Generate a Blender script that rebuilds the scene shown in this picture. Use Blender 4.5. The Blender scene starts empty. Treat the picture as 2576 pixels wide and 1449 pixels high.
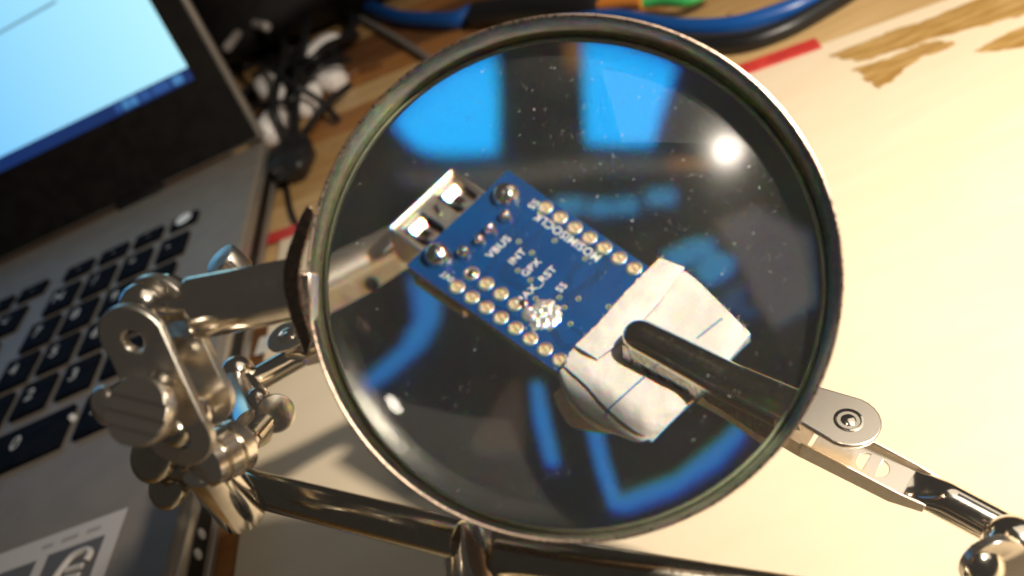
import bpy, bmesh, math, random
import numpy as np
from mathutils import Vector, Matrix, noise as mnoise
random.seed(7); RNG = np.random.default_rng(7)
S = 0.001                                   # everything is laid out in millimetres
scene = bpy.context.scene
COL = scene.collection

# ------------------------------------------------------------------ camera
F, CX, CY, H = 2144.0, 1288.0, 724.5, 165.0
def nrm(v):
    v = np.asarray(v, float); return v / np.linalg.norm(v)
_Y = nrm([-418, 1324, F])
_c, _s = math.cos(math.radians(24)), math.sin(math.radians(24))
_X = nrm([_c, _s, -(_c * _Y[0] + _s * _Y[1]) / _Y[2]])
_Z = -np.cross(_X, _Y)
M = np.array([_X, _Y, _Z])                  # camera axes (right, up, forward) -> world
EYE = np.array([0, 0, H])
def wd(c): return M @ np.asarray(c, float)  # direction, camera -> world
def wp(c): return wd(c) + EYE               # point, camera -> world
def cray(px, py): return np.array([(px - CX) / F, (CY - py) / F, 1.0])
def Q(px, py, d): return wp(cray(px, py) * d)
cam = bpy.data.cameras.new('camera'); camo = bpy.data.objects.new('camera', cam); COL.objects.link(camo)
cam.sensor_width = 36; cam.lens = 36 * F / 2576; cam.clip_start = 0.005; cam.clip_end = 30
r_, u_, f_ = wd([1, 0, 0]), wd([0, 1, 0]), wd([0, 0, 1])
camo.matrix_world = Matrix(((r_[0], u_[0], -f_[0], 0), (r_[1], u_[1], -f_[1], 0), (r_[2], u_[2], -f_[2], H * S), (0, 0, 0, 1)))
cam.dof.use_dof = True; cam.dof.focus_distance = 0.147; cam.dof.aperture_fstop = cam.lens / 1.8
scene.camera = camo

# ------------------------------------------------------------------ world, lamp, exposure
w = bpy.data.worlds.new('World'); scene.world = w; w.use_nodes = True
bg = w.node_tree.nodes['Background']; bg.inputs[0].default_value = (0.50, 0.45, 0.40, 1); bg.inputs[1].default_value = 0.085
LAMP = np.array([217.0, -8.0, 318.0])
ld = bpy.data.lights.new('desk_lamp_bulb', 'SPOT'); ld.energy = 14.2; ld.color = (1.0, 0.89, 0.74); ld.spot_size = math.radians(120); ld.spot_blend = 1.0; ld.shadow_soft_size = 0.0095
lo = bpy.data.objects.new('desk_lamp_bulb', ld); COL.objects.link(lo); lo.location = Vector(LAMP * S); lo.rotation_euler = Vector((185.0, 255.0, 0.0)).__sub__(Vector(LAMP)).to_track_quat('-Z', 'Y').to_euler()
al = bpy.data.lights.new('fill_light', 'AREA'); al.energy = 1.7; al.color = (1.0, 0.88, 0.72); al.size = 0.75      # unseen wide fill light, added to give the plating broad highlights
ao = bpy.data.objects.new('fill_light', al); COL.objects.link(ao); ao.location = Vector((0.65, 0.15, 0.75)); ao.rotation_euler = (Vector((-0.05, 0.12, 0.09)) - ao.location).to_track_quat('-Z', 'Y').to_euler()
scene.view_settings.view_transform = 'Standard'; scene.view_settings.look = 'None'
scene.view_settings.exposure = 0.0; scene.view_settings.gamma = 1.0
scene.render.engine = 'CYCLES'
cy = scene.cycles
cy.use_denoising = True; cy.max_bounces = 16; cy.transmission_bounces = 12; cy.glossy_bounces = 8
cy.sample_clamp_indirect = 40.0; cy.blur_glossy = 0.0; cy.caustics_reflective = False; cy.caustics_refractive = True

# ------------------------------------------------------------------ the lens, optically
LENS_N = 1.5; LENS_R = 130.0; LENS_RAD = 33.0; LENS_CLEAR = 32.45; LENS_EDGE = 1.2
RIM_C = cray(1429, 672) * 106.0
AXIS = nrm([.085, -.135, .98])
LENS_C = RIM_C + 7.0 * AXIS
SAG = LENS_R - math.sqrt(LENS_R ** 2 - LENS_CLEAR ** 2)
SPH_F = LENS_C - AXIS * (LENS_EDGE + SAG) + LENS_R * AXIS
SPH_B = LENS_C + AXIS * (LENS_EDGE + SAG) - LENS_R * AXIS
def _isect(o, d, c, far):
    oc = o - c; b = oc @ d; D = math.sqrt(max(b * b - (oc @ oc - LENS_R ** 2), 0)); return (-b + D) if far else (-b - D)
def _refr(d, n, eta):
    ci = -d @ n; return eta * d + (eta * ci - math.sqrt(1 - eta * eta * (1 - ci * ci))) * n
def lens_ray(px, py):                        # camera ray after it has passed the magnifier (camera space)
    d = nrm(cray(px, py)); p = d * _isect(np.zeros(3), d, SPH_F, False)
    d = _refr(d, (p - SPH_F) / LENS_R, 1 / LENS_N)
    p = p + d * _isect(p, d, SPH_B, True)
    return p, _refr(d, -(p - SPH_B) / LENS_R, LENS_N)
def lens_plane(px, py, p0, n):
    p, d = lens_ray(px, py); return p + d * (((p0 - p) @ n) / (d @ n))
def lens_z(px, py, z):                       # world point at height z seen through the lens
    p, d = lens_ray(px, py); p = wp(p); d = wd(d); return p + d * ((z - p[2]) / d[2])
def lens_d(px, py, dep):                     # world point at camera depth dep seen through the lens
    p, d = lens_ray(px, py); return wp(p + d * ((dep - p[2]) / d[2]))
def on_z(px, py, z):
    d = wd(cray(px, py)); return EYE + d * ((z - H) / d[2])

# ------------------------------------------------------------------ materials
def mat(name, col, rough=.5, metal=0.0, **k):
    m = bpy.data.materials.new(name); m.use_nodes = True
    b = m.node_tree.nodes['Principled BSDF']
    b.inputs['Base Color'].default_value = (*col, 1); b.inputs['Roughness'].default_value = rough; b.inputs['Metallic'].default_value = metal
    for kk, v in k.items():
        b.inputs[kk.replace('_', ' ')].default_value = v
    return m
def nd(m, t, **k):
    n = m.node_tree.nodes.new(t)
    for a, v in k.items(): setattr(n, a, v)
    return n
def lk(m, a, b): m.node_tree.links.new(a, b)
def vary(m, col2, scale, lo=.4, hi=.6, bump=0.0, bscale=None, rough2=None, detail=4, stretch=None, dist=.0002):
    """break a flat surface up: noise between base colour and col2, noise relief, uneven gloss"""
    b = m.node_tree.nodes['Principled BSDF']
    tc = nd(m, 'ShaderNodeTexCoord'); src = tc.outputs['Object']
    if stretch:
        mp = nd(m, 'ShaderNodeMapping'); mp.inputs['Scale'].default_value = stretch; lk(m, src, mp.inputs[0]); src = mp.outputs[0]
    n = nd(m, 'ShaderNodeTexNoise'); n.inputs['Scale'].default_value = scale; n.inputs['Detail'].default_value = detail; lk(m, src, n.inputs['Vector'])
    r = nd(m, 'ShaderNodeMapRange'); r.inputs[1].default_value = lo; r.inputs[2].default_value = hi; lk(m, n.outputs[0], r.inputs[0])
    mx = nd(m, 'ShaderNodeMix', data_type='RGBA'); mx.inputs[6].default_value = b.inputs['Base Color'].default_value; mx.inputs[7].default_value = (*col2, 1)
    lk(m, r.outputs[0], mx.inputs[0]); lk(m, mx.outputs[2], b.inputs['Base Color'])
    if rough2 is not None:
        rr = nd(m, 'ShaderNodeMapRange'); rr.inputs[1].default_value = lo; rr.inputs[2].default_value = hi
        rr.inputs[3].default_value = b.inputs['Roughness'].default_value; rr.inputs[4].default_value = rough2
        lk(m, n.outputs[0], rr.inputs[0]); lk(m, rr.outputs[0], b.inputs['Roughness'])
    if bump:
        n2 = nd(m, 'ShaderNodeTexNoise'); n2.inputs['Scale'].default_value = bscale or scale * 3; n2.inputs['Detail'].default_value = 3; lk(m, src, n2.inputs['Vector'])
        bp = nd(m, 'ShaderNodeBump'); bp.inputs['Strength'].default_value = bump; bp.inputs['Distance'].default_value = dist
        lk(m, n2.outputs[0], bp.inputs['Height']); lk(m, bp.outputs[0], b.inputs['Normal'])
    return m
NICKEL = vary(mat('nickel', (.88, .82, .72), .11, 1), (.84, .77, .67), 900, bump=.03, bscale=3500, rough2=.16, dist=.00005)
NICKEL_R = vary(mat('nickel_dull', (.88, .81, .71), .25, 1), (.87, .80, .70), 900, bump=.03, bscale=4000, rough2=.26, dist=.00010)
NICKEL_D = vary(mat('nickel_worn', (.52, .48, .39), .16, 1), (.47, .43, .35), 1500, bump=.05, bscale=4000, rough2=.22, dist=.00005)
RIMM = vary(mat('rim_plating', (.72, .56, .45), .24, 1), (.60, .44, .34), 1500, bump=.06, bscale=1500, rough2=.38, dist=.00015)
STEEL = vary(mat('connector_tin', (.88, .85, .78), .34, 1), (.82, .78, .70), 500, bump=.06, bscale=1800, rough2=.40)
SOLDER = vary(mat('solder', (.84, .81, .76), .18, 1), (.50, .40, .30), 700, .5, .68, bump=.12, bscale=1800, rough2=.3)
SOLDER_R = vary(mat('solder_rough', (.86, .85, .82), .28, .75), (.75, .73, .70), 1200, bump=.7, bscale=2600, rough2=.4, dist=.00012)
TINRING = vary(mat('pad_ring', (.90, .88, .82), .30, .9), (.75, .71, .62), 900, bump=.2, bscale=2500)
TAN = vary(mat('pad_hole', (.62, .50, .30), .6), (.48, .38, .22), 1500)
NICKEL_L = vary(mat('nickel_matt', (.84, .77, .66), .42, 1), (.80, .72, .61), 900, bump=.05, bscale=3500, rough2=.46)
FILM = bpy.data.materials.new('diffuser_film'); FILM.use_nodes = True
fb_ = FILM.node_tree.nodes['Principled BSDF']; fb_.inputs['Transmission Weight'].default_value = 1; fb_.inputs['Roughness'].default_value = .45; fb_.inputs['IOR'].default_value = 1.14; fb_.inputs['Base Color'].default_value = (.97, .97, .96, 1)
RIMIN = vary(mat('rim_inside', (.40, .39, .35), .18, 1), (.33, .33, .29), 700, rough2=.26)
DARKHOLE = mat('dark_hole', (.012, .012, .014), .7)
MASKB = vary(mat('blue_soldermask', (.002, .050, .185), .34, 0, Specular_IOR_Level=.35), (.002, .041, .160), 190, bump=.10, bscale=900, rough2=.42, dist=.00008)
TRACE = mat('blue_trace', (.004, .032, .105), .35)
FR4 = vary(mat('board_edge', (.30, .33, .20), .6), (.20, .25, .18), 700)
SILK = vary(mat('white_print', (.74, .76, .70), .7), (.55, .58, .55), 2600, .45, .7)
PAPER = vary(mat('white_paper', (.78, .77, .74), .85), (.72, .71, .67), 300, bump=.14, bscale=1600, dist=.00012)
_nt = PAPER.node_tree; _pb = _nt.nodes['Principled BSDF']; _tl = _nt.nodes.new('ShaderNodeBsdfTranslucent'); _tl.inputs[0].default_value = (.80, .74, .64, 1)
_mx = _nt.nodes.new('ShaderNodeMixShader'); _mx.inputs[0].default_value = .25; _nt.links.new(_pb.outputs[0], _mx.inputs[1]); _nt.links.new(_tl.outputs[0], _mx.inputs[2]); _nt.links.new(_mx.outputs[0], _nt.nodes['Material Output'].inputs[0])
INK = mat('blue_ink', (.12, .22, .40), .8)
EDGEG = vary(mat('ground_glass_edge', (.62, .70, .46), .55, 0, Transmission_Weight=.30, IOR=1.5), (.50, .58, .36), 900, bump=.4, bscale=2400)
BLACKP = vary(mat('black_plastic', (.006, .005, .005), .55, 0, Specular_IOR_Level=.2), (.010, .009, .008), 120)
KEYM = vary(mat('key_plastic', (.005, .006, .010), .7, 0, Specular_IOR_Level=.02), (.008, .009, .013), 120)
GREYP = vary(mat('grey_laptop', (.20, .172, .142), .55, 0), (.18, .155, .13), 90, bump=.05, bscale=2500)
SILVERP = mat('silver_trim', (.50, .47, .43), .3, .8)
LEGEND = mat('key_legend', (.62, .62, .60), .7)
STICK = mat('sticker_white', (.50, .47, .45), .5)
STICKD = mat('sticker_grey', (.10, .09, .085), .5)
WHITEP = vary(mat('white_plastic', (.86, .82, .80), .4), (.80, .75, .72), 80)
GREYC = mat('grey_cable', (.20, .18, .165), .5)
BLUEC = mat('blue_cable', (.008, .075, .30), .35)
GREENC = mat('green_cable', (.05, .40, .10), .45)
ORANGEC = mat('orange_cable', (.60, .20, .03), .5)
BLACKC = mat('black_cable', (.010, .010, .011), .4)
REDM = vary(mat('red_strip', (.62, .05, .035), .5), (.50, .035, .03), 150)
IRON = vary(mat('black_iron', (.03, .03, .03), .5), (.05, .045, .04), 200, bump=.3, bscale=900)
DUSTM = mat('lint', (.62, .64, .62), .9)
GLASSB = mat('dark_panel_glass', (.010, .008, .006), .16)
def emit(name, col, st):
    m = bpy.data.materials.new(name); m.use_nodes = True; b = m.node_tree.nodes['Principled BSDF']
    b.inputs['Base Color'].default_value = (.01, .01, .01, 1); b.inputs['Emission Color'].default_value = (*col, 1); b.inputs['Emission Strength'].default_value = st
    return m
# lens glass: smooth glass in front, slightly dispersing behind (real refraction, three wavelengths)
GLASSF = bpy.data.materials.new('lens_glass'); GLASSF.use_nodes = True
nt = GLASSF.node_tree; nt.nodes.clear()
o_ = nt.nodes.new('ShaderNodeOutputMaterial'); g_ = nt.nodes.new('ShaderNodeBsdfGlass'); g_.inputs['IOR'].default_value = 1.5; g_.inputs['Roughness'].default_value = 0
df_ = nt.nodes.new('ShaderNodeBsdfDiffuse'); df_.inputs[0].default_value = (.80, .82, .74, 1)      # greasy, dusty film on the front
mf_ = nt.nodes.new('ShaderNodeMixShader'); tf_ = nt.nodes.new('ShaderNodeTexCoord'); nf_ = nt.nodes.new('ShaderNodeTexNoise'); nf_.inputs['Scale'].default_value = 70; nf_.inputs['Detail'].default_value = 6
rf_ = nt.nodes.new('ShaderNodeMapRange'); rf_.inputs[1].default_value = .40; rf_.inputs[2].default_value = .72; rf_.inputs[3].default_value = .005; rf_.inputs[4].default_value = .024
nt.links.new(tf_.outputs['Object'], nf_.inputs[0]); nt.links.new(nf_.outputs[0], rf_.inputs[0]); nt.links.new(rf_.outputs[0], mf_.inputs[0])
gs_ = nt.nodes.new('ShaderNodeBsdfGlossy'); gs_.inputs['Roughness'].default_value = .17; ms_ = nt.nodes.new('ShaderNodeMixShader'); ms_.inputs[0].default_value = .20
nt.links.new(df_.outputs[0], ms_.inputs[1]); nt.links.new(gs_.outputs[0], ms_.inputs[2])
nt.links.new(g_.outputs[0], mf_.inputs[1]); nt.links.new(ms_.outputs[0], mf_.inputs[2]); nt.links.new(mf_.outputs[0], o_.inputs[0])
GLASSR = bpy.data.materials.new('lens_glass_back'); GLASSR.use_nodes = True
nt = GLASSR.node_tree; nt.nodes.clear()
o_ = nt.nodes.new('ShaderNodeOutputMaterial'); fr = nt.nodes.new('ShaderNodeFresnel'); fr.inputs[0].default_value = 1.5
gl = nt.nodes.new('ShaderNodeBsdfGlossy'); gl.inputs['Roughness'].default_value = 0
mx = nt.nodes.new('ShaderNodeMixShader'); prev = None
for col, ior in (((1, 0, 0, 1), 1.490), ((0, 1, 0, 1), 1.500), ((0, 0, 1, 1), 1.512)):
    rf = nt.nodes.new('ShaderNodeBsdfRefraction'); rf.inputs['Color'].default_value = col; rf.inputs['IOR'].default_value = ior; rf.inputs['Roughness'].default_value = 0
    if prev is None: prev = rf.outputs[0]
    else:
        ad = nt.nodes.new('ShaderNodeAddShader'); nt.links.new(prev, ad.inputs[0]); nt.links.new(rf.outputs[0], ad.inputs[1]); prev = ad.outputs[0]
nt.links.new(fr.outputs[0], mx.inputs[0]); nt.links.new(prev, mx.inputs[1]); nt.links.new(gl.outputs[0], mx.inputs[2]); nt.links.new(mx.outputs[0], o_.inputs[0])

# ------------------------------------------------------------------ mesh building
def frame(ax):
    ax = nrm(ax); h = np.array([0, 0, 1.0]) if abs(ax[2]) < .9 else np.array([1.0, 0, 0])
    a = nrm(np.cross(h, ax)); return a, np.cross(ax, a), ax
class MB:
    def __init__(s): s.v = []; s.f = []; s.mi = []
    def add(s, vs, fs, mi=0):
        o = len(s.v); s.v += [np.asarray(p, float) for p in vs]; s.f += [tuple(i + o for i in f) for f in fs]; s.mi += [mi] * len(fs); return s
    def box(s, c, ax, hs):
        a, b, d = [np.asarray(x, float) * h for x, h in zip(ax, hs)]
        vs = [np.asarray(c) + i * a + j * b + k * d for k in (-1, 1) for j in (-1, 1) for i in (-1, 1)]
        return s.add(vs, [(0, 2, 3, 1), (4, 5, 7, 6), (0, 1, 5, 4), (2, 6, 7, 3), (0, 4, 6, 2), (1, 3, 7, 5)])
    def lathe(s, p0, ax, prof, seg=32, mi=0, squash=1.0, up=None):
        a, b, d = frame(ax)
        if up is not None: a = nrm(np.asarray(up) - (np.asarray(up) @ d) * d); b = np.cross(d, a)
        vs = []; n = len(prof)
        for t, r in prof:
            for k in range(seg):
                th = 2 * math.pi * k / seg; vs.append(np.asarray(p0) + d * t + a * math.cos(th) * r + b * math.sin(th) * r * squash)
        fs = [(i * seg + k, i * seg + (k + 1) % seg, (i + 1) * seg + (k + 1) % seg, (i + 1) * seg + k) for i in range(n - 1) for k in range(seg)]
        if prof[0][1] > 1e-6: fs.append(tuple(range(seg - 1, -1, -1)))
        if prof[-1][1] > 1e-6: fs.append(tuple((n - 1) * seg + k for k in range(seg)))
        return s.add(vs, fs, mi)
    def rod(s, p0, p1, r, seg=28, ch=.35):
        p0 = np.asarray(p0); L = np.linalg.norm(p1 - p0)
        return s.lathe(p0, p1 - p0, [(0, r - ch), (ch * .3, r - ch * .3), (ch, r), (L - ch, r), (L - ch * .3, r - ch * .3), (L, r - ch)], seg)
    def ball(s, c, r, ax=(0, 0, 1), seg=28, n=14, squash=1.0):
        return s.lathe(np.asarray(c) - nrm(ax) * r * squash, ax, [(r * squash * (1 - math.cos(math.pi * i / n)), max(r * math.sin(math.pi * i / n), 1e-7)) for i in range(n + 1)], seg)
    def tube(s, pts, r, seg=12):
        pts = [np.asarray(p, float) for p in pts]; vs = []; prev = None
        for i, p in enumerate(pts):
            t = nrm(pts[min(i + 1, len(pts) - 1)] - pts[max(i - 1, 0)])
            if prev is None: a, b, _ = frame(t)
            else: a = nrm(prev - (prev @ t) * t); b = np.cross(t, a)
            prev = a; rr = r[i] if hasattr(r, '__len__') else r
            vs += [p + (a * math.cos(2 * math.pi * k / seg) + b * math.sin(2 * math.pi * k / seg)) * rr for k in range(seg)]
        n = len(pts)
        fs = [(i * seg + k, i * seg + (k + 1) % seg, (i + 1) * seg + (k + 1) % seg, (i + 1) * seg + k) for i in range(n - 1) for k in range(seg)]
        fs += [tuple(range(seg - 1, -1, -1)), tuple((n - 1) * seg + k for k in range(seg))]
        return s.add(vs, fs)
    def prism(s, pts, vec, mi=0):
        n = len(pts); vec = np.asarray(vec, float); vs = [np.asarray(p, float) for p in pts]; vs = vs + [p + vec for p in vs]
        return s.add(vs, [tuple(range(n - 1, -1, -1)), tuple(range(n, 2 * n))] + [(i, (i + 1) % n, n + (i + 1) % n, n + i) for i in range(n)], mi)
    def holed(s, outer, holes, vec):
        """flat plate with holes: outer and holes are lists of 3-D points in one plane"""
        bm = bmesh.new(); es = []
        for loop in [outer] + holes:
            vv = [bm.verts.new(tuple(p)) for p in loop]; es += [bm.edges.new((vv[i], vv[(i + 1) % len(vv)])) for i in range(len(vv))]
        bmesh.ops.triangle_fill(bm, edges=es, use_beauty=True)
        bm.verts.index_update(); bm.faces.ensure_lookup_table()
        vs = [np.array(v.co) for v in bm.verts]; fs = [tuple(v.index for v in f.verts) for f in bm.faces]; bm.free()
        n = len(vs); vec = np.asarray(vec, float)
        allf = fs + [tuple(n + i for i in reversed(f)) for f in fs]; o = 0
        for loop in [outer] + holes:
            m = len(loop); allf += [(o + i, o + (i + 1) % m, n + o + (i + 1) % m, n + o + i) for i in range(m)]; o += m
        return s.add(vs + [v + vec for v in vs], allf)
    def sheet(s, fn, nu, nv, th=0.0, tvec=None):
        """grid surface fn(a,b), a and b in 0..1, optionally with a thickness along tvec"""
        g = [fn(i / nu, j / nv) for i in range(nu + 1) for j in range(nv + 1)]; W = nv + 1; n = len(g)
        fs = [(i * W + j, (i + 1) * W + j, (i + 1) * W + j + 1, i * W + j + 1) for i in range(nu) for j in range(nv)]
        if th:
            tv = np.asarray(tvec, float) * th
            rim = [i * W for i in range(nu + 1)] + [nu * W + j for j in range(1, nv + 1)] + [i * W + nv for i in range(nu - 1, -1, -1)] + [j for j in range(nv - 1, 0, -1)]
            fs = fs + [tuple(n + i for i in reversed(f)) for f in fs] + [(rim[k], rim[(k + 1) % len(rim)], n + rim[(k + 1) % len(rim)], n + rim[k]) for k in range(len(rim))]
            g = g + [np.asarray(p) + tv for p in g]
        return s.add(g, fs)
    def build(s, name, mats, parent=None, org=None, smooth=True, bevel=0.0, angle=38, fixn=True, seg=2):
        me = bpy.data.meshes.new(name)
        po = np.array(parent['_o']) if parent is not None else np.zeros(3)
        og = np.asarray(org, float) if org is not None else po
        me.from_pydata([tuple((p - og) * S) for p in s.v], [], s.f)
        for m in (mats if isinstance(mats, (list, tuple)) else [mats]): me.materials.append(m)
        if len(set(s.mi)) > 1: me.polygons.foreach_set('material_index', s.mi)
        if fixn:
            bm = bmesh.new(); bm.from_mesh(me); bmesh.ops.recalc_face_normals(bm, faces=bm.faces); bm.to_mesh(me); bm.free()
        if smooth:
            me.shade_smooth(); me.set_sharp_from_angle(angle=math.radians(angle))
        me.update()
        o = bpy.data.objects.new(name, me); COL.objects.link(o); o['_o'] = list(og)
        o.location = Vector((og - po) * S)
        if parent is not None: o.parent = parent
        if bevel:
            md = o.modifiers.new('edge', 'BEVEL'); md.width = bevel * S; md.segments = seg; md.limit_method = 'ANGLE'; md.angle_limit = math.radians(40)
        return o
def tag(o, label=None, cat=None, group=None, kind=None):
    for k, v in (('label', label), ('category', cat), ('group', group), ('kind', kind)):
        if v: o[k] = v
    return o
def thing(name, loc, label, cat, group=None):
    o = bpy.data.objects.new(name, None); COL.objects.link(o); o.empty_display_size = .005
    o.location = Vector(np.asarray(loc, float) * S); o['_o'] = list(np.asarray(loc, float)); return tag(o, label, cat, group)
def put(name, like, parent, loc):            # another object on a shared mesh
    o = bpy.data.objects.new(name, like.data); COL.objects.link(o); o.parent = parent
    o['_o'] = list(np.asarray(loc, float)); o.location = Vector((np.asarray(loc, float) - np.array(parent['_o'])) * S); return o
def letters(txt, size, fn, name, m, parent, thick=.02, bold=0.0):
    """flat lettering: fn maps (x, y) in millimetres to a world point"""
    cu = bpy.data.curves.new('t', 'FONT'); cu.body = txt; cu.size = size; cu.align_x = 'CENTER'; cu.align_y = 'CENTER'; cu.resolution_u = 3; cu.offset = bold; cu.space_character = 1.08
    ob = bpy.data.objects.new('t', cu); COL.objects.link(ob)
    me = bpy.data.meshes.new_from_object(ob.evaluated_get(bpy.context.evaluated_depsgraph_get()))
    b = MB().add([fn(v.co.x, v.co.y) for v in me.vertices], [tuple(p.vertices) for p in me.polygons])
    bpy.data.objects.remove(ob); bpy.data.meshes.remove(me); bpy.data.curves.remove(cu)
    return b.build(name, m, parent, smooth=False, fixn=False)
def lerp(a, b, t): return np.asarray(a) * (1 - t) + np.asarray(b) * t
def smoothpath(pts, n=8):                    # Catmull-Rom
    P = [np.asarray(p, float) for p in pts]; P = [2 * P[0] - P[1]] + P + [2 * P[-1] - P[-2]]; out = []
    for i in range(1, len(P) - 2):
        for k in range(n):
            t = k / n; a, b, c, d = P[i - 1:i + 3]
            out.append(.5 * (2 * b + (c - a) * t + (2 * a - 5 * b + 4 * c - d) * t * t + (3 * b - a - 3 * c + d) * t ** 3))
    return out + [P[-2]]

#=PARTS
# ------------------------------------------------------------------ workbench, board, far clutter
WOODS = []
for nm, c1, c2 in (('wood_pale', (.62, .42, .20), (.52, .33, .14)), ('wood_orange', (.42, .19, .055), (.32, .13, .035)), ('wood_brown', (.20, .085, .028), (.12, .05, .018)), ('wood_tan', (.50, .31, .13), (.40, .23, .085))):
    WOODS.append(vary(mat(nm, c1, .5), c2, 26, .35, .65, bump=.15, bscale=160, stretch=(1, 9, 1), detail=7))
bench = thing('workbench', (0, 300, 0), 'wooden bench top of glued orange and pale staves, seen behind the magnifying glass', 'bench')
ROT = math.radians(-11.5); e1 = np.array([math.cos(ROT), math.sin(ROT), 0]); e2 = np.array([-math.sin(ROT), math.cos(ROT), 0]); ez = np.array([0, 0, 1.0])
SW, SL = 36.0, 340.0; stave = {}
kinds = [3, 0, 1, 0, 3, 1, 2, 0, 3, 1]
for r in range(-12, 22):
    for c in range(-3, 4):
        org = np.array([0, 360, 0]) + e2 * (r + .5) * SW + e1 * ((c + .5) * SL + (r % 3) * 110)
        if not (-60 < org[1] < 1150): continue
        k = kinds[(r * 7 + c * 3) % 10]
        if 0 <= r <= 8 and c >= -1: k = [0, 3, 3, 1, 0, 1, 2, 2, 1][r] if c < 1 else 0
        loc = org + np.array([0, 0, -10])
        if k not in stave:
            stave[k] = MB().box(loc, (e1, e2, ez), (SL / 2 - .35, SW / 2 - .35, 10)).build('stave', WOODS[k], bench, loc, bevel=.5)
        else: put('stave', stave[k], bench, loc)
PLY = vary(mat('pale_plywood', (.80, .67, .49), .55), (.775, .64, .455), 22, .35, .65, bump=.12, bscale=700, stretch=(1, 4, 1), detail=6)
def bp(px, py, z=1.5): return on_z(px, py, z)
pA = np.array([-139, 386, 1.5]); pB = np.array([136, 329, 1.5])
ed = nrm(pB - pA); en = np.array([ed[1], -ed[0], 0])
pts = [pA + ed * 14 - ez * 1.5, pB + ed * 420 - ez * 1.5, pB + ed * 420 + en * 520 - ez * 1.5, pA + ed * 14 + en * 520 - ez * 1.5]
# the laptop stands beside the board, so its left edge follows the laptop
pts[0] = np.array([-124, 383, 0.02]); pts[3] = np.array([-124, -120, 0.02]); pts[1][2] = pts[2][2] = .02
board = MB().prism(pts, (0, 0, 1.48)).build('plywood_board', PLY, bevel=.3)
tag(board, 'large pale cream plywood sheet lying on the bench under the whole helping hand', 'board')
VARN = vary(mat('old_varnish', (.36, .20, .05), .45), (.52, .33, .12), 60, .4, .62, bump=.2, bscale=400, stretch=(1, 5, 1))
for pxs in ([(2085, 140), (2230, 84), (2400, 22), (2640, -80), (2720, -20), (2560, 40), (2420, 78), (2280, 118), (2170, 152)],
            [(2150, 172), (2250, 140), (2350, 104), (2400, 112), (2310, 150), (2240, 205), (2205, 220)],
            [(2440, 132), (2520, 92), (2640, 40), (2700, 70), (2580, 118)]):
    ctr = np.mean([bp(*p) for p in pxs], axis=0)
    path = smoothpath([bp(*p, 1.56) for p in pxs] + [bp(*pxs[0], 1.56)], 12)[:-1]
    path = [p + np.array([2.2 * mnoise.noise(Vector((p[0] * .12, p[1] * .4, 1))) + 1.2 * mnoise.noise(Vector((p[0] * .5, p[1] * .9, 4))), 1.6 * mnoise.noise(Vector((p[0] * .15, p[1] * .4, 8))) + .9 * mnoise.noise(Vector((p[0] * .6, p[1] * .9, 3))), 0]) for p in path]
    MB().prism(path, (0, 0, .12)).build('varnish_patch', VARN, board, ctr)
w_ = 5.2
red = MB().box((pA + pB) / 2 + ed * 2 + ez * .6 - en * 1.0, (ed, en, ez), (np.linalg.norm(pB - pA) / 2 - 6, w_, .45)).build('red_strip', REDM, bevel=.3)
tag(red, 'long flat red strip along the rear edge of the pale plywood sheet', 'strip')
c0 = bp(680, 862)
scrap = MB().prism([bp(640, 895, 1.52), bp(655, 850, 1.52), bp(735, 832, 1.52), bp(712, 872, 1.52)], (0, 0, .25)).build('paper_scrap', PAPER)
tag(scrap, 'small white paper scrap on plywood between laptop and clip joint', 'paper')

def lump(name, c, hs, seed, m, parent=None, amp=.25, freq=1.6, rot=0.0, n=(40, 24)):
    b = MB(); cr, sr = math.cos(rot), math.sin(rot)
    def fn(a, t):
        th, ph = 2 * math.pi * a, math.pi * t
        d = np.array([math.sin(ph) * math.cos(th), math.sin(ph) * math.sin(th), -math.cos(ph)])
        k = 1 + amp * mnoise.noise(Vector(d * freq + seed))
        q = np.sign(d) * np.abs(d) ** .75 * k * np.array(hs)
        q = np.array([q[0] * cr - q[1] * sr, q[0] * sr + q[1] * cr, max(q[2], -hs[2])])
        return np.asarray(c) + q
    return b.sheet(fn, *n).build(name, m, parent, np.asarray(c), angle=60)
bag = tag(lump('cloth_bag', (-50, 830, 55), (190, 150, 55), 3.1, BLACKP, amp=.3), 'slumped black cloth bag at the far back behind the laptop lid', 'bag')

def cable(name, pxs, r, m, label, group=None, z=None, cat='cable', seg=10):
    pts = [on_z(p[0], p[1], (p[2] if len(p) > 2 else r)) for p in pxs]
    o = MB().tube(smoothpath(pts, 8), r, seg).build(name, m, None, pts[0], angle=80); return tag(o, label, cat, group)
cable('network_cable', [(1290, 100, 5), (1400, 62, 5), (1540, 42, 5), (1690, 66, 5), (1830, 66, 5), (1950, 36, 5), (2050, -6, 5), (2150, -70, 5)], 4.4, BLUEC, 'thick blue cable curving over the bench behind the top of the lens')
cable('network_cable', [(930, 20, 6), (1000, 44, 6), (1080, 52, 6), (1150, 50, 6), (1190, 30, 6)], 6.0, BLUEC, 'short bright blue cable loop before the black cloth bag')
cable('power_cable', [(1330, 160, 4), (1480, 100, 4), (1660, 112, 4), (1840, 112, 4), (1960, 80, 4), (2070, 22, 4), (2200, -60, 4)], 4.2, BLACKC, 'thick black cable lying just in front of the long blue cable')
cable('power_cable', [(1200, 40, 8), (1320, 25, 8), (1480, 20, 8), (1560, -10, 8)], 9, BLACKC, 'black cable bundle between bag and the long blue cable')
cable('green_cable', [(1600, 10, 9), (1660, 2, 9), (1730, 2, 9), (1790, -26, 9)], 3, GREENC, 'green cable crossing above the long blue cable at the top edge')
cable('orange_cable', [(1480, 14, 10), (1560, 6, 10), (1620, 4, 10)], 4, ORANGEC, 'orange cable end peeping out beside the green cable')
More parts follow.
